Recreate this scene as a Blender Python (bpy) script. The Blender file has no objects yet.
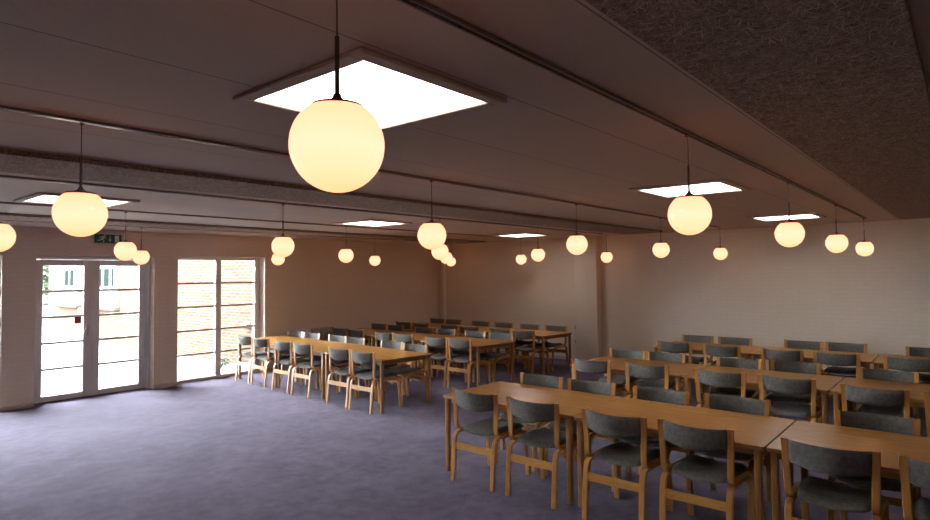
import bpy, bmesh, math, random
from mathutils import Vector, Matrix
random.seed(7)
SC = bpy.context.scene
COL = SC.collection
PI = math.pi

# ------------------------------------------------------------------ room measures (metres)
H = 2.692            # ceiling
WY = 10.775          # window wall, inner face
BX = 11.575          # back wall, inner face
FX, RY = -4.0, -4.2  # walls behind and to the side of the viewer

# ------------------------------------------------------------------ node helpers
def new_mat(name):
    m = bpy.data.materials.new(name)
    m.use_nodes = True
    nt = m.node_tree
    nt.nodes.clear()
    out = nt.nodes.new('ShaderNodeOutputMaterial')
    return m, nt, out

def nd(nt, kind, ins=None, **props):
    n = nt.nodes.new(kind)
    for k, v in props.items():
        setattr(n, k, v)
    if ins:
        for k, v in ins.items():
            if isinstance(v, bpy.types.NodeSocket):
                nt.links.new(v, n.inputs[k])
            else:
                n.inputs[k].default_value = v
    return n

def c4(c):
    return (c[0], c[1], c[2], 1.0)

def coords(nt, scale=(1, 1, 1), rot=(0, 0, 0)):
    tc = nd(nt, 'ShaderNodeTexCoord')
    mp = nd(nt, 'ShaderNodeMapping', {'Vector': tc.outputs['Object'], 'Scale': scale, 'Rotation': rot})
    return mp.outputs['Vector']

def ramp(nt, fac, stops):
    r = nd(nt, 'ShaderNodeValToRGB', {'Fac': fac})
    el = r.color_ramp.elements
    while len(el) < len(stops):
        el.new(0.5)
    for e, (p, c) in zip(el, stops):
        e.position = p
        e.color = c4(c)
    return r.outputs['Color']

def bump(nt, height, strength=0.3, dist=0.005):
    b = nd(nt, 'ShaderNodeBump', {'Height': height, 'Strength': strength, 'Distance': dist})
    return b.outputs['Normal']

def principled(nt, out, **kw):
    p = nd(nt, 'ShaderNodeBsdfPrincipled', {k.replace('_', ' '): v for k, v in kw.items()})
    nt.links.new(p.outputs['BSDF'], out.inputs['Surface'])
    return p

def noise_mat(name, a, b, scale, rough, bump_s=0.0, stretch=(1, 1, 1), detail=4, dist=0.004):
    m, nt, out = new_mat(name)
    v = coords(nt, stretch)
    n = nd(nt, 'ShaderNodeTexNoise', {'Vector': v, 'Scale': scale, 'Detail': detail, 'Roughness': 0.6})
    col = ramp(nt, n.outputs['Fac'], [(0.32, a), (0.68, b)])
    p = principled(nt, out, Base_Color=col, Roughness=rough)
    if bump_s:
        nt.links.new(bump(nt, n.outputs['Fac'], bump_s, dist), p.inputs['Normal'])
    return m

def wood_mat(name, dark, light, along, rough, coat=0.0):
    m, nt, out = new_mat(name)
    st = {'x': (1.2, 14, 14), 'y': (14, 1.2, 14), 'z': (14, 14, 1.2)}[along]
    oi = nd(nt, 'ShaderNodeObjectInfo')
    tc = nd(nt, 'ShaderNodeTexCoord')
    off = nd(nt, 'ShaderNodeVectorMath', {0: tc.outputs['Object'], 1: oi.outputs['Random']}, operation='ADD')
    mp = nd(nt, 'ShaderNodeMapping', {'Vector': off.outputs['Vector'], 'Scale': st})
    n1 = nd(nt, 'ShaderNodeTexNoise', {'Vector': mp.outputs['Vector'], 'Scale': 1.6, 'Detail': 6, 'Roughness': 0.62, 'Distortion': 0.5})
    n2 = nd(nt, 'ShaderNodeTexNoise', {'Vector': mp.outputs['Vector'], 'Scale': 9.0, 'Detail': 3, 'Roughness': 0.5})
    mx = nd(nt, 'ShaderNodeMath', {0: n1.outputs['Fac'], 1: n2.outputs['Fac']}, operation='ADD')
    hf = nd(nt, 'ShaderNodeMath', {0: mx.outputs[0], 1: 0.5}, operation='MULTIPLY')
    col = ramp(nt, hf.outputs[0], [(0.36, dark), (0.64, light)])
    p = principled(nt, out, Base_Color=col, Roughness=rough, Coat_Weight=coat, Coat_Roughness=0.25)
    nt.links.new(bump(nt, n2.outputs['Fac'], 0.08, 0.001), p.inputs['Normal'])
    return m

def plain(name, c, rough=0.5, metal=0.0, spec=0.5):
    m, nt, out = new_mat(name)
    v = coords(nt)
    n = nd(nt, 'ShaderNodeTexNoise', {'Vector': v, 'Scale': 60.0, 'Detail': 2})
    col = ramp(nt, n.outputs['Fac'], [(0.3, tuple(x * 0.93 for x in c)), (0.7, c)])
    principled(nt, out, Base_Color=col, Roughness=rough, Metallic=metal, Specular_IOR_Level=spec)
    return m

def emit(name, c, s):
    m, nt, out = new_mat(name)
    e = nd(nt, 'ShaderNodeEmission', {'Color': c4(c), 'Strength': s})
    nt.links.new(e.outputs['Emission'], out.inputs['Surface'])
    return m

def brick_mat(name, a, b, mortar, bump_s, plane, spec=0.3):
    m, nt, out = new_mat(name)
    tc = nd(nt, 'ShaderNodeTexCoord')
    sp = nd(nt, 'ShaderNodeSeparateXYZ', {'Vector': tc.outputs['Object']})
    cb = nd(nt, 'ShaderNodeCombineXYZ', {'X': sp.outputs['X' if plane == 'xz' else 'Y'], 'Y': sp.outputs['Z']})
    br = nd(nt, 'ShaderNodeTexBrick', {'Vector': cb.outputs['Vector'], 'Color1': c4(a), 'Color2': c4(b), 'Mortar': c4(mortar),
            'Scale': 1.0, 'Mortar Size': 0.009, 'Mortar Smooth': 0.3, 'Bias': 0.0, 'Brick Width': 0.24, 'Row Height': 0.069})
    n = nd(nt, 'ShaderNodeTexNoise', {'Vector': tc.outputs['Object'], 'Scale': 25.0, 'Detail': 4})
    mix = nd(nt, 'ShaderNodeMixRGB', {'Fac': 0.12, 'Color1': br.outputs['Color'], 'Color2': n.outputs['Color']}, blend_type='OVERLAY')
    p = principled(nt, out, Base_Color=mix.outputs['Color'], Roughness=0.9, Specular_IOR_Level=spec)
    inv = nd(nt, 'ShaderNodeMath', {0: 1.0, 1: br.outputs['Fac']}, operation='SUBTRACT')
    nt.links.new(bump(nt, inv.outputs[0], bump_s, 0.004), p.inputs['Normal'])
    return m

# ------------------------------------------------------------------ materials
M = {}
M['wall_x'] = brick_mat('painted_brick_x', (.82, .715, .585), (.84, .735, .605), (.80, .695, .565), 0.16, 'xz')
M['wall_y'] = brick_mat('painted_brick_y', (.82, .715, .585), (.84, .735, .605), (.80, .695, .565), 0.16, 'yz')
M['brick_out'] = brick_mat('orange_brick', (.040, .0250, .0170), (.053, .0355, .0255), (.076, .065, .055), 0.4, 'yz', 0.0)
M['white_paint'] = plain('white_gloss_paint', (.82, .80, .77), 0.35)
M['white_out'] = plain('white_outdoor_paint', (.125, .125, .122), 0.9, 0.0, 0.0)
M['skirting'] = plain('skirting_paint', (.60, .55, .50), 0.45)
M['dark_pane'] = plain('dark_window_pane', (.009, .013, .011), 0.9, 0.0, 0.0)
M['terrace'] = noise_mat('pale_paving', (.10, .097, .09), (.12, .117, .11), 3.0, 0.9)
M['leaf'] = noise_mat('green_leaves', (.016, .03, .012), (.04, .055, .03), 8.0, 0.6)
M['bark'] = noise_mat('bark', (.14, .10, .07), (.24, .18, .12), 12.0, 0.9, 0.4)
M['table_top'] = wood_mat('oak_veneer', (.58, .272, .060), (.74, .385, .102), 'y', 0.24, 0.3)
M['table_edge'] = wood_mat('oak_edge', (.34, .16, .046), (.46, .235, .075), 'y', 0.42)
M['table_leg'] = wood_mat('oak_leg', (.34, .155, .043), (.47, .235, .075), 'z', 0.42)
M['bent_wood'] = wood_mat('beech_laminate', (.46, .195, .040), (.63, .305, .072), 'z', 0.36, 0.15)
M['bent_rail'] = wood_mat('beech_rail', (.48, .215, .044), (.65, .325, .078), 'y', 0.38, 0.1)
M['fabric'] = None
M['black'] = plain('black_plastic', (.012, .011, .010), 0.5)
M['track'] = plain('track_grey', (.30, .26, .235), 0.35, 0.4)
M['conductor'] = plain('copper_conductor', (.75, .52, .36), 0.25, 1.0)
M['stem'] = plain('dark_bronze', (.16, .11, .085), 0.45, 0.2)
M['steel'] = plain('brushed_steel', (.62, .60, .58), 0.3, 1.0)
M['green'] = plain('sign_green', (.006, .15, .07), 0.4)
M['sign_white'] = plain('sign_white', (.88, .87, .75), 0.5)
M['housing'] = plain('sign_housing', (.55, .50, .46), 0.5)
M['glare_cover'] = plain('glare_cover_bar', (.10, .09, .08), 0.8, 0.0, 0.1)  # kept dark to tone down the daylit strip under the door
M['red'] = plain('sticker_red', (.33, .015, .015), 0.5)
M['radiator'] = plain('radiator_enamel', (.50, .44, .40), 0.4)

# upholstery: woven grey wool
m, nt, out = new_mat('grey_wool')
v = coords(nt)
n1 = nd(nt, 'ShaderNodeTexNoise', {'Vector': v, 'Scale': 420.0, 'Detail': 2})
n2 = nd(nt, 'ShaderNodeTexNoise', {'Vector': v, 'Scale': 40.0, 'Detail': 3})
ad = nd(nt, 'ShaderNodeMath', {0: n1.outputs['Fac'], 1: n2.outputs['Fac']}, operation='ADD')
hf = nd(nt, 'ShaderNodeMath', {0: ad.outputs[0], 1: .5}, operation='MULTIPLY')
col = ramp(nt, hf.outputs[0], [(.36, (.102, .098, .086)), (.64, (.186, .179, .158))])
p = principled(nt, out, Base_Color=col, Roughness=0.95, Specular_IOR_Level=0.2, Sheen_Weight=0.08, Sheen_Roughness=0.5)
nt.links.new(bump(nt, n1.outputs['Fac'], 0.5, 0.002), p.inputs['Normal'])
M['fabric'] = m

# carpet
m, nt, out = new_mat('lilac_carpet')
v = coords(nt)
n1 = nd(nt, 'ShaderNodeTexNoise', {'Vector': v, 'Scale': 1.3, 'Detail': 6, 'Roughness': .65, 'Distortion': .6})
n2 = nd(nt, 'ShaderNodeTexNoise', {'Vector': v, 'Scale': 130.0, 'Detail': 3})
n3 = nd(nt, 'ShaderNodeTexNoise', {'Vector': v, 'Scale': 7.0, 'Detail': 5, 'Roughness': .7})
a1 = nd(nt, 'ShaderNodeMath', {0: n1.outputs['Fac'], 1: n3.outputs['Fac']}, operation='ADD')
a2 = nd(nt, 'ShaderNodeMath', {0: a1.outputs[0], 1: n2.outputs['Fac']}, operation='ADD')
a3 = nd(nt, 'ShaderNodeMath', {0: a2.outputs[0], 1: .3333}, operation='MULTIPLY')
col = ramp(nt, a3.outputs[0], [(.41, (.066, .048, .098)), (.59, (.156, .116, .200))])
p = principled(nt, out, Base_Color=col, Roughness=1.0, Specular_IOR_Level=0.1, Sheen_Weight=0.12, Sheen_Roughness=0.6)
nt.links.new(bump(nt, a3.outputs[0], 0.5, 0.008), p.inputs['Normal'])
M['carpet'] = m

# ceiling boards: painted boards, thin joints running along the room every 0.705 m
m, nt, out = new_mat('ceiling_boards')
tc = nd(nt, 'ShaderNodeTexCoord')
sp = nd(nt, 'ShaderNodeSeparateXYZ', {'Vector': tc.outputs['Object']})
sh = nd(nt, 'ShaderNodeMath', {0: sp.outputs['Y'], 1: 100 * .705 - 2.262 + .3525}, operation='ADD')
md = nd(nt, 'ShaderNodeMath', {0: sh.outputs[0], 1: .705}, operation='MODULO')
ce = nd(nt, 'ShaderNodeMath', {0: md.outputs[0], 1: .3525}, operation='SUBTRACT')
ab = nd(nt, 'ShaderNodeMath', {0: ce.outputs[0]}, operation='ABSOLUTE')
jt = nd(nt, 'ShaderNodeMath', {0: ab.outputs[0], 1: .0035}, operation='LESS_THAN')
n1 = nd(nt, 'ShaderNodeTexNoise', {'Vector': tc.outputs['Object'], 'Scale': 90.0, 'Detail': 3})
c1 = ramp(nt, n1.outputs['Fac'], [(.3, (.64, .525, .42)), (.7, (.69, .57, .455))])
mix = nd(nt, 'ShaderNodeMixRGB', {'Fac': jt.outputs[0], 'Color1': c1, 'Color2': c4((.28, .22, .18))})
principled(nt, out, Base_Color=mix.outputs['Color'], Roughness=0.8)
M['ceiling'] = m

# wood-wool cement boards: several layers of long crossing fibres
m, nt, out = new_mat('wood_wool')
tc = nd(nt, 'ShaderNodeTexCoord')
wob = nd(nt, 'ShaderNodeTexNoise', {'Vector': tc.outputs['Object'], 'Scale': 7.0, 'Detail': 1})
wv = nd(nt, 'ShaderNodeVectorMath', {0: wob.outputs['Color'], 1: (.06, .06, .0)}, operation='MULTIPLY')
base = nd(nt, 'ShaderNodeVectorMath', {0: tc.outputs['Object'], 1: wv.outputs['Vector']}, operation='ADD')
acc = None
for ang, s in ((.2, 1.0), (.75, 1.15), (1.3, 1.0), (1.85, .85), (2.4, 1.1), (2.9, .95)):
    rt = nd(nt, 'ShaderNodeMapping', {'Vector': base.outputs['Vector'], 'Rotation': (0, 0, ang), 'Location': (ang * 3.1, ang * 1.7, ang)})
    mp = nd(nt, 'ShaderNodeMapping', {'Vector': rt.outputs['Vector'], 'Scale': (15 * s, 230 * s, 110)})
    n = nd(nt, 'ShaderNodeTexNoise', {'Vector': mp.outputs['Vector'], 'Scale': 1.0, 'Detail': 1.0})
    if acc is None:
        acc = n.outputs['Fac']
    else:
        acc = nd(nt, 'ShaderNodeMath', {0: acc, 1: n.outputs['Fac']}, operation='MAXIMUM').outputs[0]
col = ramp(nt, acc, [(.56, (.17, .115, .08)), (.66, (.46, .33, .24)), (.80, (.80, .63, .48))])
p = principled(nt, out, Base_Color=col, Roughness=0.95)
nt.links.new(bump(nt, acc, 1.0, 0.012), p.inputs['Normal'])
M['wood_wool'] = m

# lit opal glass: brightest round the bulb, a little more orange towards the pole
m, nt, out = new_mat('lit_opal_glass')
tc = nd(nt, 'ShaderNodeTexCoord')
sp = nd(nt, 'ShaderNodeSeparateXYZ', {'Vector': tc.outputs['Object']})
mr = nd(nt, 'ShaderNodeMapRange', {'Value': sp.outputs['Z'], 'From Min': -.123, 'From Max': .1})
oi = nd(nt, 'ShaderNodeObjectInfo')
n1 = nd(nt, 'ShaderNodeTexNoise', {'Vector': tc.outputs['Object'], 'Scale': 6.0, 'Detail': 2, 'Distortion': .4})
nn = nd(nt, 'ShaderNodeMath', {0: n1.outputs['Fac'], 1: .22}, operation='MULTIPLY')
su = nd(nt, 'ShaderNodeMath', {0: mr.outputs[0], 1: nn.outputs[0]}, operation='ADD')
col = ramp(nt, su.outputs[0], [(.08, (1.60, .555, .235)), (.34, (1.60, .675, .37)), (.62, (1.60, .715, .45)), (1.0, (1.60, .65, .345))])
e = nd(nt, 'ShaderNodeEmission', {'Color': col, 'Strength': 1.0})
gl = nd(nt, 'ShaderNodeBsdfGlossy', {'Color': (.02, .02, .02, 1), 'Roughness': .15})
s = nd(nt, 'ShaderNodeAddShader', {0: e.outputs[0], 1: gl.outputs[0]})
nt.links.new(s.outputs[0], out.inputs['Surface'])
M['opal'] = m

# window glass
m, nt, out = new_mat('window_glass')
fr = nd(nt, 'ShaderNodeFresnel', {'IOR': 1.45})
tr = nd(nt, 'ShaderNodeBsdfTransparent', {'Color': (.95, .97, .96, 1)})
gl = nd(nt, 'ShaderNodeBsdfGlossy', {'Roughness': .01})
mx = nd(nt, 'ShaderNodeMixShader', {0: fr.outputs[0], 1: tr.outputs[0], 2: gl.outputs[0]})
nt.links.new(mx.outputs[0], out.inputs['Surface'])
M['glass'] = m
M['rooflight'] = emit('daylit_opal_panel', (.99, .97, .96), 5.0)

# ------------------------------------------------------------------ mesh helpers
def box(bm, x0, x1, y0, y1, z0, z1, bev=0.0, seg=2):
    r = bmesh.ops.create_cube(bm, size=1.0)
    vs = r['verts']
    bmesh.ops.scale(bm, vec=(abs(x1 - x0), abs(y1 - y0), abs(z1 - z0)), verts=vs)
    bmesh.ops.translate(bm, vec=((x0 + x1) / 2, (y0 + y1) / 2, (z0 + z1) / 2), verts=vs)
    if bev:
        es = list({e for v in vs for e in v.link_edges})
        bmesh.ops.bevel(bm, geom=es, offset=bev, segments=seg, profile=0.5, affect='EDGES')

def tube(bm, p0, p1, r0, r1=None, seg=16, caps=True):
    r1 = r0 if r1 is None else r1
    p0, p1 = Vector(p0), Vector(p1)
    d = p1 - p0
    q = Vector((0, 0, 1)).rotation_difference(d.normalized()).to_matrix().to_4x4()
    bmesh.ops.create_cone(bm, cap_ends=caps, segments=seg, radius1=r0, radius2=r1, depth=d.length,
                          matrix=Matrix.Translation((p0 + p1) / 2) @ q)

def lathe(bm, prof, seg=32, caps=(True, True)):
    rings = []
    for r, z in prof:
        if r < 1e-5:
            rings.append([bm.verts.new((0, 0, z))])
        else:
            rings.append([bm.verts.new((r * math.cos(2 * PI * k / seg), r * math.sin(2 * PI * k / seg), z)) for k in range(seg)])
    for a, b in zip(rings, rings[1:]):
        for k in range(seg):
            k2 = (k + 1) % seg
            if len(a) == 1:
                bm.faces.new((a[0], b[k], b[k2]))
            elif len(b) == 1:
                bm.faces.new((a[k], a[k2], b[0]))
            else:
                bm.faces.new((a[k], a[k2], b[k2], b[k]))
    if caps[0] and len(rings[0]) > 1:
        bm.faces.new(list(reversed(rings[0])))
    if caps[1] and len(rings[-1]) > 1:
        bm.faces.new(rings[-1])

def smooth_path(pts, n=6):
    """Catmull-Rom through 2-D points"""
    P = [Vector(p) for p in pts]
    P = [2 * P[0] - P[1]] + P + [2 * P[-1] - P[-2]]
    out = []
    for i in range(1, len(P) - 2):
        a, b, c, d = P[i - 1:i + 3]
        for k in range(n):
            t = k / n
            out.append(.5 * ((2 * b) + (c - a) * t + (2 * a - 5 * b + 4 * c - d) * t * t + (3 * b - a - 3 * c + d) * t ** 3))
    out.append(P[-2])
    return out

def strip(bm, pts, th, y0, y1, bev=0.004, lean=None):
    """a bent flat lath: side profile pts in (x, z), thickness th, from y0 to y1"""
    n = len(pts)
    L, Rr = [], []
    for i, p in enumerate(pts):
        a = pts[max(0, i - 1)]
        b = pts[min(n - 1, i + 1)]
        t = (b - a).normalized()
        nrm = Vector((-t.y, t.x))
        L.append(p + nrm * th / 2)
        Rr.append(p - nrm * th / 2)
    secs = []
    for p, l, r in zip(pts, L, Rr):
        u = (l - r).normalized()
        l1, r1 = l - u * bev, r + u * bev
        sec = [(l1.x, y0, l1.y), (l.x, y0 + bev, l.y), (l.x, y1 - bev, l.y), (l1.x, y1, l1.y),
               (r1.x, y1, r1.y), (r.x, y1 - bev, r.y), (r.x, y0 + bev, r.y), (r1.x, y0, r1.y)]
        dy = lean(p.y) if lean else 0.0
        secs.append([bm.verts.new((c[0], c[1] + dy, c[2])) for c in sec])
    for a, b in zip(secs, secs[1:]):
        for k in range(8):
            k2 = (k + 1) % 8
            bm.faces.new((a[k], a[k2], b[k2], b[k]))
    bm.faces.new(list(reversed(secs[0])))
    bm.faces.new(secs[-1])

def mesh_from(name, bm, mat, angle=0.6):
    bmesh.ops.recalc_face_normals(bm, faces=bm.faces)
    me = bpy.data.meshes.new(name)
    bm.to_mesh(me)
    bm.free()
    me.polygons.foreach_set('use_smooth', [True] * len(me.polygons))
    me.set_sharp_from_angle(angle=angle)
    for mm in (mat if isinstance(mat, (list, tuple)) else [mat]):
        me.materials.append(mm)
    return me

def obj(name, bm, mat, parent=None, loc=(0, 0, 0), angle=0.6):
    o = bpy.data.objects.new(name, mesh_from(name, bm, mat, angle))
    COL.objects.link(o)
    o.location = loc
    if parent:
        o.parent = parent
    return o

def tag(o, label, cat, group=None):
    o['label'] = label
    o['category'] = cat
    if group:
        o['group'] = group
    return o

def thing(name, label, cat, loc=(0, 0, 0), rz=0.0, group=None):
    o = bpy.data.objects.new(name, None)
    o.empty_display_size = 0.1
    COL.objects.link(o)
    o.location = loc
    o.rotation_euler = (0, 0, rz)
    return tag(o, label, cat, group)

def struct(name, bm, mat, parent=None, label=None):
    o = obj(name, bm, mat, parent)
    if parent is None:
        o['kind'] = 'structure'
    if label:
        o['label'] = label
    return o

def dup(root, loc, rz, label, group=None):
    r = root.copy()
    COL.objects.link(r)
    r.location = loc
    r.rotation_euler = (0, 0, rz)
    r['label'] = label
    if group:
        r['group'] = group
    for ch in list(root.children):
        c = ch.copy()
        COL.objects.link(c)
        c.parent = r
        for g in list(ch.children):
            d = g.copy()
            COL.objects.link(d)
            d.parent = c
    return r

ORD = ['first', 'second', 'third', 'fourth', 'fifth', 'sixth']

# ------------------------------------------------------------------ room shell
bm = bmesh.new(); box(bm, FX - .2, BX + .2, RY - .2, WY + .33, -.12, 0)
struct('floor', bm, M['carpet'])

# window wall with its openings (x0, x1, top)
OPEN = [(.58, 2.315, 2.26), (2.72, 4.435, 2.27), (4.835, 6.545, 2.285)]
bm = bmesh.new()
xp = FX - .2
for x0, x1, t in OPEN:
    box(bm, xp, x0, WY, WY + .33, 0, H + .25)
    box(bm, x0, x1, WY, WY + .33, t, H + .25)
    xp = x1
box(bm, xp, BX + .2, WY, WY + .33, 0, H + .25)
struct('wall_left', bm, M['wall_x'])
bm = bmesh.new(); box(bm, BX, BX + .2, RY - .2, WY, 0, H + .25)
struct('wall_back', bm, M['wall_y'])
bm = bmesh.new(); box(bm, FX - .2, FX, RY - .2, WY, 0, H + .25)
struct('wall_front', bm, M['wall_y'])
bm = bmesh.new(); box(bm, FX, BX, RY - .2, RY, 0, H + .25)
struct('wall_right', bm, M['wall_x'])
bm = bmesh.new(); box(bm, BX - .21, BX, 6.025, 6.55, 0, H, .004)
struct('pillar', bm, M['wall_y'])
bm = bmesh.new(); box(bm, BX - .10, BX - .005, WY - .33, WY - .235, 0, H - .05, .01)
struct('trim_1', bm, M['wall_y'], label='boxed-in pipe up the far corner')

# skirtings
bm = bmesh.new()
xp = FX
for x0, x1, t in OPEN + [(BX, BX, 0)]:
    box(bm, xp, x0 + (.008 if x1 > x0 else 0), WY - .035, WY, 0, .075, .006)
    xp = x1 - .008
struct('baseboard_left', bm, M['skirting'])
bm = bmesh.new()
box(bm, BX - .015, BX, RY, 6.025, 0, .08, .004); box(bm, BX - .015, BX, 6.55, WY - .04, 0, .08, .004)
struct('baseboard_back', bm, M['skirting'])

# rooflights (x0, x1, y0, y1)
SKY = [(1.395, 2.115, 1.65, 2.39), (5.33, 6.05, 1.645, 2.375), (9.27, 9.99, 1.655, 2.40),
       (1.70, 2.44, 6.50, 7.20), (5.58, 6.28, 6.47, 7.17), (9.57, 10.32, 6.56, 7.30)]

# ceiling with square openings for the rooflights
xs = sorted({FX - .2, BX + .2} | {v for s in SKY for v in (s[0] - .02, s[1] + .02)})
ys = sorted({RY - .2, WY + .33} | {v for s in SKY for v in (s[2] - .02, s[3] + .02)})
bm = bmesh.new()
vg = {(i, j): bm.verts.new((x, y, H)) for i, x in enumerate(xs) for j, y in enumerate(ys)}
for i in range(len(xs) - 1):
    for j in range(len(ys) - 1):
        cx, cy = (xs[i] + xs[i + 1]) / 2, (ys[j] + ys[j + 1]) / 2
        if any(s[0] - .02 < cx < s[1] + .02 and s[2] - .02 < cy < s[3] + .02 for s in SKY):
            continue
        bm.faces.new((vg[i, j], vg[i, j + 1], vg[i + 1, j + 1], vg[i + 1, j]))
r = bmesh.ops.extrude_face_region(bm, geom=bm.faces[:])
bmesh.ops.translate(bm, vec=(0, 0, .25), verts=[v for v in r['geom'] if isinstance(v, bmesh.types.BMVert)])
struct('ceiling', bm, M['ceiling'])

# wood-wool acoustic strips, dropped a little below the boards, with a joint every 2.62 m
for k, (y0, y1) in enumerate([(.117, .80), (4.44, 5.20), (8.72, 9.34)]):
    bm = bmesh.new()
    xa = 2.78 - 3 * 2.62
    while xa < BX - .5:
        xb = min(xa + 2.62, BX - .55)
        box(bm, max(xa, FX) + .003, xb - .003, y0, y1, H - .035, H, .003, 1)
        xa += 2.62
    struct('trim_%d' % (k + 2), bm, M['wood_wool'], label='strip of wood-wool acoustic boards under the ceiling')

RL_LABEL = ['large square rooflight behind the nearest globe lamp', 'square rooflight in the middle, over the far dining tables',
            'square rooflight by the back wall, over the far tables', 'square rooflight near the glazed double door',
            'square rooflight over the window-side tables', 'square rooflight near the back wall above the window-side tables']
RL_LABEL = ['large glowing square rooflight behind the nearest globe lamp',
            'glowing square rooflight behind the second globe on the nearest lighting track',
            'small glowing rooflight behind the third globe on the nearest lighting track',
            'glowing rooflight seen above the glazed double door',
            'flat glowing rooflight above the front window-side dining tables',
            'thin glowing rooflight near the back wall above the last window-side tables']
rl0 = None
for s, lab in zip(SKY, RL_LABEL):
    cx, cy = (s[0] + s[1]) / 2, (s[2] + s[3]) / 2
    w, d = (s[1] - s[0]) / 2, (s[3] - s[2]) / 2
    t = thing('rooflight', lab, 'skylight', (cx, cy, H), 0, 'square rooflights')
    bm = bmesh.new()
    o_ = .065
    for (a, b, c, e) in ((-w - o_, w + o_, -d - o_, -d), (-w - o_, w + o_, d, d + o_), (-w - o_, -w, -d, d), (w, w + o_, -d, d)):
        box(bm, a, b, c, e, -.020, -.001, .004, 1)
    for (a, b, c, e) in ((-w - .015, w + .015, -d - .015, -d), (-w - .015, w + .015, d, d + .015), (-w - .015, -w, -d, d), (w, w + .015, -d, d)):
        box(bm, a, b, c, e, .0, .05)
    obj('frame', bm, M['ceiling'], t)
    bm = bmesh.new()
    box(bm, -w, w, -d, d, -.010, .004)
    obj('diffuser', bm, M['rooflight'], t)

# ------------------------------------------------------------------ glazing in the window wall
def glazing_bars(bm, x0, x1, zs, y, w=.036, dpt=.035):
    for z in zs:
        box(bm, x0, x1, y - dpt / 2, y + dpt / 2, z - w / 2, z + w / 2, .004, 1)

YG = WY + .235     # plane of the glazing

def make_window(name, x0, x1, top, label):
    root = bpy.data.objects.new(name, None)
    COL.objects.link(root)
    root['kind'] = 'structure'
    root['label'] = label
    mid = (x0 + x1) / 2
    bm = bmesh.new()
    f = .085
    box(bm, x0, x0 + f, YG - .04, YG + .05, 0, top, .006)
    box(bm, x1 - f - .012, x1, YG - .04, YG + .05, 0, top, .006)
    box(bm, x0 + f, x1 - f, YG - .04, YG + .05, top - .055, top, .006)
    box(bm, x0 + f, x1 - f, YG - .04, YG + .05, .0, .055, .006)
    box(bm, mid - .052, mid + .052, YG - .035, YG + .045, .055, top - .055, .006)
    obj('window_frame', bm, M['white_paint'], root)
    zs = [top - .055 - (top - .11) * k / 5 for k in (1, 2, 3, 4)]
    for a, b in ((x0 + f, mid - .052), (mid + .052, x1 - f)):
        bm = bmesh.new()
        glazing_bars(bm, a, b, zs, YG)
        obj('glazing_bar', bm, M['white_paint'], root)
        bm = bmesh.new()
        box(bm, a, b, YG + .02, YG + .026, .05, top - .05)
        obj('pane', bm, M['glass'], root)
    return root

make_window('window_1', 4.835, 6.545, 2.285, 'tall two-bay window beside the front table row')
make_window('window_2', .58, 2.315, 2.26, 'window at the edge of the view')

# the double glazed door
door = bpy.data.objects.new('door_1', None)
COL.objects.link(door)
door['kind'] = 'structure'
door['label'] = 'white glazed double door to the terrace'
x0, x1, top = 2.72, 4.435, 2.27
bm = bmesh.new()
box(bm, x0, x0 + .06, YG - .05, YG + .06, 0, top, .006)
box(bm, x1 - .06, x1, YG - .05, YG + .06, 0, top, .006)
box(bm, x0 + .06, x1 - .06, YG - .05, YG + .06, top - .06, top, .006)
# stepped architrave in the reveal
box(bm, x0 + .06, x1 - .06, YG - .062, YG - .05, top - .035, top - .012, .003)
box(bm, x1 - .035, x1 - .01, YG - .09, YG - .05, 0, top - .012, .004)
obj('door_frame', bm, M['white_paint'], door)
bm = bmesh.new(); box(bm, x0 + .062, x1 - .062, YG - .055, YG + .06, 0, .011, .003)  # bar added to cover the bright daylight line under the leaves
obj('glare_cover', bm, M['glare_cover'], door)
for side, (a, b) in enumerate(((x0 + .062, 3.535), (3.541, x1 - .062))):
    st = .105 if side == 0 else .12
    ga, gb = (a + .09, b - .105) if side == 0 else (a + .12, b - .10)
    z0, z1 = .10, 2.115
    bm = bmesh.new()
    box(bm, a, ga, YG - .03, YG + .025, .012, top - .064, .004)
    box(bm, gb, b, YG - .03, YG + .025, .012, top - .064, .004)
    box(bm, ga, gb, YG - .03, YG + .025, z1, top - .064, .004)
    box(bm, ga, gb, YG - .03, YG + .025, .012, z0, .004)
    if side == 1:
        box(bm, a - .022, a + .028, YG - .045, YG - .03, .02, top - .07, .003)
    leaf = obj('door_leaf', bm, M['white_paint'], door)
    bm = bmesh.new()
    glazing_bars(bm, ga, gb, [z1 - (z1 - z0) * k / 5 for k in (1, 2, 3, 4)], YG)
    obj('glazing_bar', bm, M['white_paint'], leaf)
    bm = bmesh.new()
    box(bm, ga - .004, gb + .004, YG + .004, YG + .01, z0 - .004, z1 + .004)
    obj('pane', bm, M['glass'], leaf)
    if side == 0:
        bm = bmesh.new()
        box(bm, gb - .115, gb - .025, YG + .0015, YG + .004, 1.19, 1.295)
        s = obj('warning_sticker', bm, M['red'], leaf)
        s['label'] = 'small dark red sticker'
        bm = bmesh.new()
        box(bm, 3.468, 3.500, YG - .037, YG - .03, .99, 1.17, .003)
        tube(bm, (3.484, YG - .03, 1.12), (3.484, YG - .075, 1.12), .011)
        tube(bm, (3.484, YG - .07, 1.12), (3.43, YG - .072, 1.05), .009)
        tube(bm, (3.484, YG - .03, 1.03), (3.484, YG - .045, 1.03), .012)
        h = obj('door_handle', bm, M['steel'], leaf)
        h['label'] = 'steel lever handle'

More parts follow.
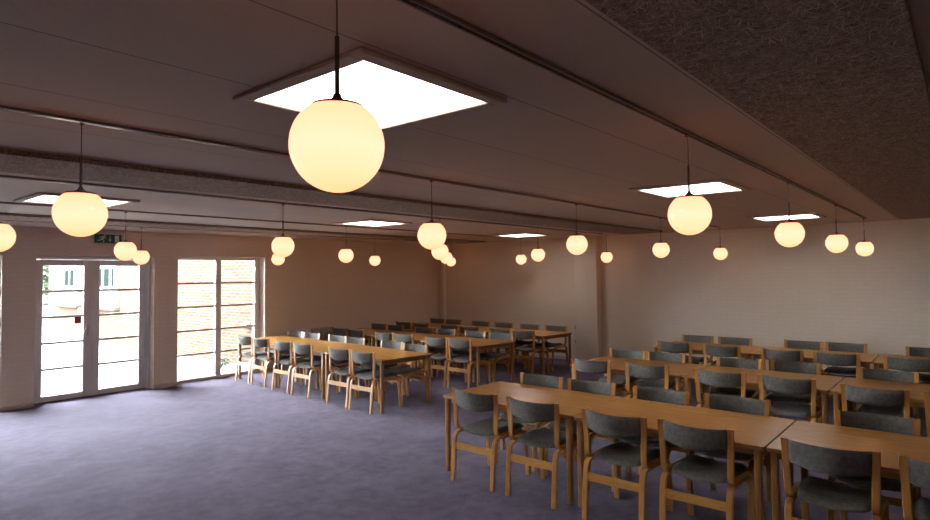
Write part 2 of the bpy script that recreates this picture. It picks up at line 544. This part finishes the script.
# ------------------------------------------------------------------ outdoors
GZ = -.02
bm = bmesh.new(); box(bm, -30, 30, WY + .331, 60, GZ - .1, GZ)
struct('terrace', bm, M['terrace'])
WX = 6.9
bld = thing('brick_building', 'orange brick building with white windows across the terrace', 'building', (WX, 18, GZ))
def loc_box(bm, x0, x1, y0, y1, z0, z1, bev=0.0):
    box(bm, x0 - WX, x1 - WX, y0 - 18, y1 - 18, z0 - GZ, z1 - GZ, bev)
bm = bmesh.new(); loc_box(bm, WX, WX + 5, WY + .335, 25.7, GZ, 3.2)
obj('wall', bm, M['brick_out'], bld)
bm = bmesh.new(); loc_box(bm, WX - .15, WX + 5.1, WY + .335, 25.85, 3.2, 3.4)
obj('roof_edge', bm, M['white_out'], bld)
for (ya, yb, panes) in ((22.35, 24.45, ((22.70, 22.98), (23.20, 23.50))), (19.15, 20.85, ((19.25, 19.38), (19.62, 19.98), (20.2, 20.56)))):
    bm = bmesh.new()
    loc_box(bm, WX - .12, WX + .02, ya, yb, 1.04, 2.95, .01)
    w = obj('window', bm, M['white_out'], bld)
    for pa, pb in panes:
        bm = bmesh.new()
        loc_box(bm, WX - .135, WX - .115, pa, pb, 1.68, 2.2)
        obj('pane', bm, M['dark_pane'], w)
    bm = bmesh.new(); loc_box(bm, WX - .17, WX, ya - .05, yb + .05, .95, 1.04, .01)
    obj('window_ledge', bm, M['brick_out'], bld)
for (y, z, lab) in ((11.98, .86, 'round white outdoor lamp low on brick wall, seen beside the tall window frame'),
                    (22.15, .90, 'white outdoor lamp on the brick wall below the far window')):
    t = thing('outdoor_lamp', lab, 'lamp', (WX - .006, y, z))
    bm = bmesh.new(); tube(bm, (0, 0, 0), (-.05, 0, 0), .07, .06, 20)
    obj('back_plate', bm, M['white_out'], t)
    bm = bmesh.new()
    bmesh.ops.create_uvsphere(bm, u_segments=20, v_segments=12, radius=.085)
    bmesh.ops.scale(bm, vec=(.7, 1, .8), verts=bm.verts)
    obj('cover', bm, M['white_out'], t, (-.085, 0, 0))

def leaves(bm, n, rad, flat=1.0, size=.08, c=(0, 0, 0)):
    for _ in range(n):
        d = Vector((random.gauss(0, 1), random.gauss(0, 1), random.gauss(0, 1))).normalized() * rad * random.random() ** .4
        d.z *= flat
        p = Vector(c) + d
        rot = Matrix.Rotation(random.random() * 6.3, 3, 'Z') @ Matrix.Rotation(random.uniform(-1.2, 1.2), 3, 'X')
        s = size * random.uniform(.7, 1.4)
        vs = [bm.verts.new(p + rot @ Vector(q) * s) for q in ((-.5, 0, 0), (0, -.25, .06), (.6, 0, 0), (0, .25, .06))]
        bm.faces.new(vs)
t = thing('tree', 'green tree beyond the far end of the brick building', 'tree', (8.9, 33, GZ))
bm = bmesh.new(); tube(bm, (0, 0, 0), (.1, 0, 2.2), .16, .09, 10); tube(bm, (.1, 0, 2.1), (-.5, .3, 3.4), .07, .03, 8); tube(bm, (.1, 0, 2.1), (.6, -.2, 3.5), .07, .03, 8)
obj('trunk', bm, M['bark'], t)
bm = bmesh.new(); leaves(bm, 1500, 1.7, 1.0, .3, (0, 0, 3.0)); leaves(bm, 700, 1.2, .6, .28, (-.4, 0, 1.4))
obj('crown', bm, M['leaf'], t)
t = thing('weed', 'small green weed at the foot of the brick wall', 'plant', (6.45, 12.3, GZ))
bm = bmesh.new(); leaves(bm, 90, .16, .7, .09, (0, 0, .12))
obj('leaf_tuft', bm, M['leaf'], t)
bm = bmesh.new()
for k in range(7):
    a = k * .9
    tube(bm, (0, 0, 0), (.08 * math.cos(a), .08 * math.sin(a), .16), .006, .003, 6)
obj('stem', bm, M['leaf'], t)

# ------------------------------------------------------------------ exit sign
t = thing('exit_sign', 'green emergency exit sign under the ceiling above the glazed door', 'sign', (3.69, WY - .034, H))
bm = bmesh.new(); box(bm, -.235, .225, -.075, .03, -.075, -.002, .012)
obj('housing', bm, M['housing'], t)
bm = bmesh.new(); box(bm, -.195, .20, -.012, .012, -.215, -.075, .003)
sp_ = obj('sign_panel', bm, M['green'], t)
bm = bmesh.new()
def poly(pts, y=-.0125, th=.002):
    vs = [bm.verts.new((x * 1.15, y, cz + (z - cz) * 1.22)) for x, z in pts]
    f = bm.faces.new(vs)
    r = bmesh.ops.extrude_face_region(bm, geom=[f])
    bmesh.ops.translate(bm, vec=(0, -th, 0), verts=[v for v in r['geom'] if isinstance(v, bmesh.types.BMVert)])
def limb(a, b, w):
    a, b = Vector(a), Vector(b)
    d = (b - a).normalized(); n_ = Vector((-d.y, d.x)) * w / 2
    poly([tuple(a + n_), tuple(a - n_), tuple(b - n_), tuple(b + n_)])
cx, cz = -.075, -.145
poly([(cx + .028 + .011 * math.cos(k * PI / 6), cz + .040 + .011 * math.sin(k * PI / 6)) for k in range(12)])
limb((cx + .018, cz + .028), (cx - .008, cz - .008), .022)
limb((cx + .015, cz + .026), (cx - .028, cz + .024), .009); limb((cx - .028, cz + .024), (cx - .042, cz + .008), .009)
limb((cx + .014, cz + .024), (cx + .034, cz + .006), .009); limb((cx + .034, cz + .006), (cx + .048, cz + .014), .008)
limb((cx - .006, cz - .004), (cx + .022, cz - .018), .012); limb((cx + .022, cz - .018), (cx + .014, cz - .048), .010)
limb((cx - .008, cz - .006), (cx - .030, cz - .022), .012); limb((cx - .030, cz - .022), (cx - .062, cz - .022), .010)
limb((.025, cz + .034), (.025, cz - .012), .011)
poly([(.002, cz - .008), (.025, cz - .038), (.048, cz - .008)])
poly([(.085, cz - .046), (.14, cz - .046), (.14, cz + .046), (.085, cz + .046)])
obj('pictogram', bm, M['sign_white'], sp_)

# ------------------------------------------------------------------ lighting tracks and globe lamps
TRK = [1.2, 3.36, 5.595, 7.52, 9.685]
TR_LABEL = ['lighting track nearest the viewer, carrying the big globe', 'second lighting track, running left of the big globe',
            'middle lighting track beside the wood-wool strip', 'fourth lighting track, above the window-side tables',
            'lighting track closest to the window wall']
for y, lab in zip(TRK, TR_LABEL):
    t = thing('lighting_track', lab, 'light track', (0, y, H - .001), 0, 'ceiling lighting tracks')
    bm = bmesh.new()
    box(bm, FX + .5, BX - .75, -.018, -.009, -.016, 0, .002, 1)
    box(bm, FX + .5, BX - .75, .009, .018, -.016, 0, .002, 1)
    box(bm, FX + .5, BX - .75, -.009, .009, -.004, 0)
    obj('channel', bm, M['track'], t)
    bm = bmesh.new()
    x = FX + .52
    while x < BX - .8:
        xb = min(x + 1.2, BX - .77)
        box(bm, x, xb - .05, -.0085, .0085, -.008, -.0042)
        x += 1.2
    obj('slot', bm, M['black'], t)
    bm = bmesh.new()
    x = FX + .6
    while x < BX - 1.4:
        box(bm, x, x + .42, .0064, .0088, -.0156, -.0085)
        box(bm, x + .01, x + .43, -.0088, -.0064, -.0156, -.0085)
        x += .6
    obj('conductor', bm, M['conductor'], t)

GZC = 2.2245
R_ = .117
lamp0 = None
GL = {0: [.928, 3.37, 5.79, 8.18, 10.60], 1: [1.03, 3.55, 5.90, 8.27, 10.90], 2: [1.165, 3.61, 6.07, 8.51, 11.0],
      3: [2.77, 5.98, 8.33, 10.77], 4: [3.79, 6.15, 8.47, 10.90]}
TN = ['the nearest lighting track', 'the second lighting track', 'the middle lighting track', 'the fourth lighting track',
      'the track by the window wall']
def make_lamp():
    t = thing('globe_lamp', '', 'pendant lamp', (0, 0, GZC), 0, 'lit globe pendant lamps')
    za = math.acos(.093 / R_)
    prof = []
    for k in range(25):
        a = PI - (PI - za) * k / 24
        prof.append((R_ * math.sin(a) if k else 0.0, R_ * math.cos(a)))
    bm = bmesh.new(); lathe(bm, prof, 40)
    obj('globe', bm, M['opal'], t, angle=1.2)
    bm = bmesh.new(); lathe(bm, [(.068, .090), (.069, .095), (.064, .100), (.026, .108), (.012, .120), (.009, .13), (0, .13)], 32)
    obj('cap', bm, M['stem'], t)
    bm = bmesh.new(); tube(bm, (0, 0, .115), (0, 0, .276), .006, None, 12)
    obj('stem', bm, M['stem'], t)
    bm = bmesh.new(); tube(bm, (0, 0, .276), (0, 0, .437), .0020, None, 8)
    obj('cord', bm, M['stem'], t)
    bm = bmesh.new(); box(bm, -.014, .014, -.008, .008, .437, H - GZC - .0178, .003, 1)
    obj('track_adapter', bm, M['stem'], t)
    return t
for k, xsl in GL.items():
    n = len(xsl)
    for i, x in enumerate(xsl):
        w = ORD[i] + ' from the near end' if i < n - 1 else 'last before the back wall'
        if i == 0:
            w = 'nearest the viewer'
        lab = 'lit opal globe lamp, %s on %s' % (w, TN[k])
        if k == 0 and i == 0:
            lab = 'big lit globe lamp hanging closest, in front of the large rooflight'
        if lamp0 is None:
            lamp0 = make_lamp()
            lamp0.location = (x, TRK[k], GZC)
            lamp0['label'] = lab
        else:
            dup(lamp0, (x, TRK[k], GZC), random.random() * 6.28, lab)

# ------------------------------------------------------------------ tables
TW, TL, TZ = .945, 1.449, .73
def make_table(TL):
    t = thing('dining_table', '', 'table', (0, 0, 0), 0, None)
    a, b = TW / 2, TL / 2
    bm = bmesh.new()
    # slab with rounded corners
    rc, seg = .022, 5
    ring = []
    for (sx, sy, a0) in ((1, 1, 0), (-1, 1, PI / 2), (-1, -1, PI), (1, -1, 1.5 * PI)):
        for k in range(seg + 1):
            an = a0 + PI / 2 * k / seg
            ring.append((sx * (a - rc) + rc * math.cos(an), sy * (b - rc) + rc * math.sin(an)))
    lv = []
    for z, ins in ((TZ - .027, .003), (TZ - .024, 0), (TZ - .003, 0), (TZ, .003)):
        lv.append([bm.verts.new((x * (1 - ins / a), y * (1 - ins / b), z)) for x, y in ring])
    for p, q in zip(lv, lv[1:]):
        n = len(p)
        for k in range(n):
            f = bm.faces.new((p[k], p[(k + 1) % n], q[(k + 1) % n], q[k]))
            f.material_index = 1
    bm.faces.new(list(reversed(lv[0]))).material_index = 1
    bm.faces.new(lv[-1])
    obj('tabletop', bm, [M['table_top'], M['table_edge']], t)
    bm = bmesh.new()
    z0, z1 = TZ - .082, TZ - .027
    box(bm, -a + .07, -a + .09, -b + .06, b - .06, z0, z1, .002, 1); box(bm, a - .09, a - .07, -b + .06, b - .06, z0, z1, .002, 1)
    box(bm, -a + .09, a - .09, -b + .07, -b + .09, z0, z1, .002, 1); box(bm, -a + .09, a - .09, b - .09, b - .07, z0, z1, .002, 1)
    obj('apron', bm, M['table_edge'], t)
    for sx in (-1, 1):
        for sy in (-1, 1):
            bm = bmesh.new()
            s, px, py = .024, sx * (a - .032), sy * (b - .047)
            rings = []
            for z, k in ((0, .82), (.01, .86), (.45, 1.0), (TZ - .027, 1.0)):
                rr = []
                for q in range(20):
                    an = 2 * PI * q / 20
                    c_, s_ = math.cos(an), math.sin(an)
                    e_ = (abs(c_) ** 4 + abs(s_) ** 4) ** -.25
                    rr.append(bm.verts.new((px + s * k * c_ * e_, py + s * k * s_ * e_, z)))
                rings.append(rr)
            for p, q in zip(rings, rings[1:]):
                for k in range(20):
                    bm.faces.new((p[k], p[(k + 1) % 20], q[(k + 1) % 20], q[k]))
            bm.faces.new(list(reversed(rings[0]))); bm.faces.new(rings[-1])
            obj('leg', bm, M['table_leg'], t)
    return t
table0 = {}
def place_table(x, y, lab, grp, ln, rz=0.0):
    if ln not in table0:
        t = table0[ln] = make_table(ln)
        t.location = (x, y, 0); t['label'] = lab; t['group'] = grp
    else:
        dup(table0[ln], (x, y, 0), rz, lab, grp)
LTL = TL
TILT = .065      # the window-side rows stand slightly askew
RX = [4.35, 6.79, 9.20]
RYE = [4.0, 4.01, 3.92]
LX = [5.585, 7.62, 9.57]
LYE = [6.22, 6.15, 6.15]
RN = ['front', 'middle', 'back']
RP = ['first table from the aisle', 'second table from the aisle', 'third table from the aisle']
for r in range(3):
    for k in range(3):
        n = ['oak table at the aisle end', 'middle oak table', 'oak table farthest from the aisle'][k]
        place_table(RX[r] + TW / 2, RYE[r] - TL / 2 - k * (TL + .008), '%s of the %s row away from the windows' % (n, RN[r]), 'oak tables away from the windows', TL)
for r in range(3):
    for k in range(3):
        n = ['oak table at the aisle end', 'middle oak table', 'oak table nearest the window wall'][k]
        yc = LYE[r] + LTL / 2 + k * (LTL + .008)
        place_table(LX[r] + TW / 2 + TILT * (yc - 6.2), yc, '%s of the %s window-side row' % (n, RN[r]), 'oak tables on the window side', LTL, -TILT)

# ------------------------------------------------------------------ chairs
CW = .252      # half width over the legs
LW = .044      # lath width
FLARE = .014   # the back posts open a little towards the top
def make_chair():
    t = thing('dining_chair', '', 'chair', (0, 0, 0), 0, None)
    leg = smooth_path([(0, 0), (.014, .15), (.030, .33), (.040, .39), (.062, .425), (.105, .438), (.20, .436), (.34, .432),
                       (.455, .428), (.497, .413), (.520, .375), (.530, .31), (.545, .15), (.556, 0)], 5)
    post = smooth_path([(.046, .838), (.055, .76), (.060, .68), (.062, .60), (.062, .535), (.070, .492), (.095, .466), (.135, .460),
                        (.22, .458), (.33, .455), (.44, .451)], 5)
    for s in (-1, 1):
        y0, y1 = sorted((s * CW, s * (CW - LW)))
        bm = bmesh.new(); strip(bm, leg, .021, y0, y1)
        obj('leg_frame', bm, M['bent_wood'], t)
        bm = bmesh.new(); strip(bm, post, .019, y0, y1, lean=lambda z: s * FLARE * max(0.0, min(1.0, (z - .46) / .38)))
        obj('back_post', bm, M['bent_wood'], t)
    yi = CW - LW + .001
    bm = bmesh.new(); strip(bm, [Vector((.027, .292)), Vector((.029, .322)), Vector((.031, .352))], .016, -yi, yi, .002)
    obj('rear_rail', bm, M['bent_rail'], t)
    bm = bmesh.new(); strip(bm, [Vector((.526, .35)), Vector((.523, .375)), Vector((.517, .398))], .016, -yi, yi, .002)
    obj('front_rail', bm, M['bent_rail'], t)
    # curved upholstered back panel between the posts
    bm = bmesh.new()
    NU, NV = 16, 8
    grid = {}
    for sd in (0, 1):
        for i in range(NU + 1):
            u = -1 + 2 * i / NU
            bow = .055 * (1 - u * u)
            zt = .832 - .004 * (1 - u * u)
            zb = .690 - .024 * (1 - u * u)
            for j in range(NV + 1):
                v = j / NV
                z = zb + (zt - zb) * v
                th = .016 * (1 - abs(2 * v - 1) ** 4) ** .5 + .001
                th *= (1 - .25 * abs(u) ** 6)
                xc = .058 - .010 * v - bow
                grid[sd, i, j] = bm.verts.new((xc + (th if sd else -th), u * (yi + .001 + FLARE * (z - .46) / .38), z))
    for sd in (0, 1):
        for i in range(NU):
            for j in range(NV):
                q = [grid[sd, i, j], grid[sd, i + 1, j], grid[sd, i + 1, j + 1], grid[sd, i, j + 1]]
                bm.faces.new(q)
    for i in range(NU):
        for j in (0, NV):
            bm.faces.new((grid[0, i, j], grid[0, i + 1, j], grid[1, i + 1, j], grid[1, i, j]))
    for i in (0, NU):
        for j in range(NV):
            bm.faces.new((grid[0, i, j], grid[0, i, j + 1], grid[1, i, j + 1], grid[1, i, j]))
    obj('backrest', bm, M['fabric'], t, angle=1.3)
    # dished upholstered seat: rounded outline, hollow across
    bm = bmesh.new()
    NU, NV = 14, 14
    top, bot = {}, {}
    for i in range(NU + 1):
        u = -1 + 2 * i / NU
        for j in range(NV + 1):
            v = -1 + 2 * j / NV
            # map square to rounded square
            uu = u * math.sqrt(1 - .17 * v ** 4)
            vv = v * math.sqrt(1 - .16 * u ** 4)
            half = .206 + .022 * (v + 1) / 2
            if v < -.6:
                half = .205
            x = .303 + .236 * vv
            y = half * uu
            dish = .036 * (1 - (y / .23) ** 2) * (1.0 - .35 * (vv + 1) / 2)
            edge = max(abs(u), abs(v))
            pad = .036 * max(0.0, 1 - edge ** 6) ** .5
            zb = .464 - dish * .85 - .006 * vv
            top[i, j] = bm.verts.new((x, y, zb + .014 + pad))
            bot[i, j] = bm.verts.new((x, y, zb))
    for i in range(NU):
        for j in range(NV):
            bm.faces.new((top[i, j], top[i + 1, j], top[i + 1, j + 1], top[i, j + 1]))
            bm.faces.new((bot[i, j], bot[i, j + 1], bot[i + 1, j + 1], bot[i + 1, j]))
    for i in range(NU):
        for j in (0, NV):
            bm.faces.new((top[i, j], top[i + 1, j], bot[i + 1, j], bot[i, j]))
    for j in range(NV):
        for i in (0, NU):
            bm.faces.new((top[i, j], top[i, j + 1], bot[i, j + 1], bot[i, j]))
    obj('seat', bm, M['fabric'], t, angle=1.3)
    return t
chair0 = None
def place_chair(tx, y, near, lab, grp, tilt=0.0):
    """tx: x of the top of the back posts"""
    global chair0
    x, rz = (tx - .048, 0.0) if near else (tx + .048, PI)
    rz += random.uniform(-.010, .010) - tilt * .25
    if chair0 is None:
        chair0 = make_chair(); chair0.location = (x, y, 0); chair0.rotation_euler = (0, 0, rz); chair0['label'] = lab; chair0['group'] = grp
    else:
        dup(chair0, (x, y, 0), rz, lab, grp)

RC = {
 (0, 1): [(4.25, 3.51), (4.25, 2.88), (4.23, 2.125), (4.255, 1.52), (4.255, .705), (4.25, .09)],
 (0, 0): [(5.365, 3.51), (5.345, 2.91), (5.36, 2.21), (5.40, 1.565), (5.345, .575)],
 (1, 1): [(6.68, 3.64), (6.71, 2.94), (6.715, 2.115), (6.72, 1.465), (6.60, .715), (6.61, .09)],
 (1, 0): [(7.82, 3.685), (7.83, 3.15), (7.785, 2.215), (7.90, 1.62), (7.79, .715)],
 (2, 1): [(9.12, 3.53), (9.07, 2.82), (9.065, 2.02), (9.065, 1.38), (9.06, .61)],
 (2, 0): [(10.255, 3.57), (10.255, 2.97), (10.34, 2.0), (10.37, 1.45), (10.32, .47)],
}
for (r, near), lst in RC.items():
    for i, (tx, y) in enumerate(lst):
        lab = '%s grey bentwood chair from the aisle, %s side of the %s row away from windows' % (ORD[i], 'near' if near else 'far', RN[r])
        place_chair(tx, y, near, lab, 'grey chairs at the tables away from the windows')
LC = {
 (0, 1): (5.53, [10.18, 9.58, 8.81, 8.19, 7.18, 6.62]),
 (0, 0): (6.60, [10.19, 9.57, 8.75, 8.20, 7.22, 6.63]),
 (1, 1): (7.555, [10.02, 9.46, 8.54, 7.99, 7.12, 6.56]),
 (1, 0): (8.72, [10.11, 9.54, 8.64, 7.98, 7.20, 6.57]),
 (2, 1): (9.42, [10.07, 9.46, 8.57, 7.99, 7.13, 6.56]),
 (2, 0): (10.585, [10.08, 9.53, 8.64, 7.95, 7.22, 6.56]),
}
for (r, near), (tx, lst) in LC.items():
    for i, y in enumerate(lst):
        lab = '%s grey bentwood chair from the window wall, %s side of the %s window-side row' % (ORD[i], 'near' if near else 'far', RN[r])
        place_chair(tx + TILT * (y - 6.4) + random.uniform(-.012, .004 if near else .012), y, near, lab, 'grey chairs at the window-side tables', TILT)

# ------------------------------------------------------------------ radiator on the window wall, sockets on the pillar
t = thing('radiator', 'pale panel radiator low on the window wall behind the window-side tables', 'radiator', (7.85, WY, 0))
bm = bmesh.new()
box(bm, -.30, .32, -.10, -.06, .16, .80, .008)
for k in range(11):
    box(bm, -.28 + k * .055, -.25 + k * .055, -.107, -.098, .2, .76, .004, 1)
box(bm, -.29, .31, -.065, -.02, .2, .78, .006)
obj('panel', bm, M['radiator'], t)
bm = bmesh.new(); tube(bm, (-.33, -.07, .74), (-.28, -.07, .74), .02); tube(bm, (-.38, -.07, .74), (-.33, -.07, .74), .028, .024)
v_ = obj('valve', bm, M['white_paint'], t)
bm = bmesh.new(); tube(bm, (-.26, -.03, 0), (-.26, -.03, .2), .012); tube(bm, (.26, -.03, 0), (.26, -.03, .2), .012)
obj('pipe', bm, M['radiator'], t)
for z, lab in ((.75, 'upper dark socket on the side of the pillar'), (.44, 'lower dark socket on the side of the pillar')):
    t = thing('wall_socket', lab, 'socket', (BX - .16, 6.55, z))
    bm = bmesh.new(); box(bm, -.04, .04, 0, .018, -.04, .04, .005)
    obj('cover', bm, M['black'], t)
    bm = bmesh.new(); tube(bm, (0, .016, 0), (0, .022, 0), .022, None, 20)
    obj('outlet', bm, M['stem'], t)

# ------------------------------------------------------------------ daylight
w = bpy.data.worlds.new('overcast_sky')
SC.world = w
w.use_nodes = True
nt = w.node_tree
nt.nodes.clear()
bg = nd(nt, 'ShaderNodeBackground', {'Color': (.92, .96, 1.04, 1), 'Strength': 54.0})
wo = nt.nodes.new('ShaderNodeOutputWorld')
nt.links.new(bg.outputs[0], wo.inputs['Surface'])

# ------------------------------------------------------------------ camera
cam = bpy.data.objects.new('camera', bpy.data.cameras.new('camera'))
COL.objects.link(cam)
yaw, pitch, roll, f, cx, cy, hh = .6981, .0385, -.0110, 599.0, 467.9, 251.66, 1.8993
fw = Vector((math.cos(yaw) * math.cos(pitch), math.sin(yaw) * math.cos(pitch), math.sin(pitch)))
r = Vector((math.sin(yaw), -math.cos(yaw), 0)); u = r.cross(fw)
r2 = math.cos(roll) * r + math.sin(roll) * u
u2 = -math.sin(roll) * r + math.cos(roll) * u
mw = Matrix((r2, u2, -fw)).transposed().to_4x4()
mw.translation = (0, 0, hh)
cam.matrix_world = mw
cam.data.sensor_fit = 'HORIZONTAL'
cam.data.sensor_width = 36.0
cam.data.lens = f / 930 * 36.0
cam.data.shift_x = -(cx - 465) / 930
cam.data.shift_y = (cy - 260) / 930
cam.data.clip_start = .02
SC.camera = cam

SC.view_settings.view_transform = 'Standard'
SC.view_settings.look = 'None'
SC.view_settings.exposure = 0.40
SC.view_settings.gamma = 1.0
SC.view_settings.use_curve_mapping = False
SC.cycles.use_denoising = True
SC.cycles.max_bounces = 10
SC.cycles.diffuse_bounces = 7
SC.cycles.sample_clamp_indirect = 6.0
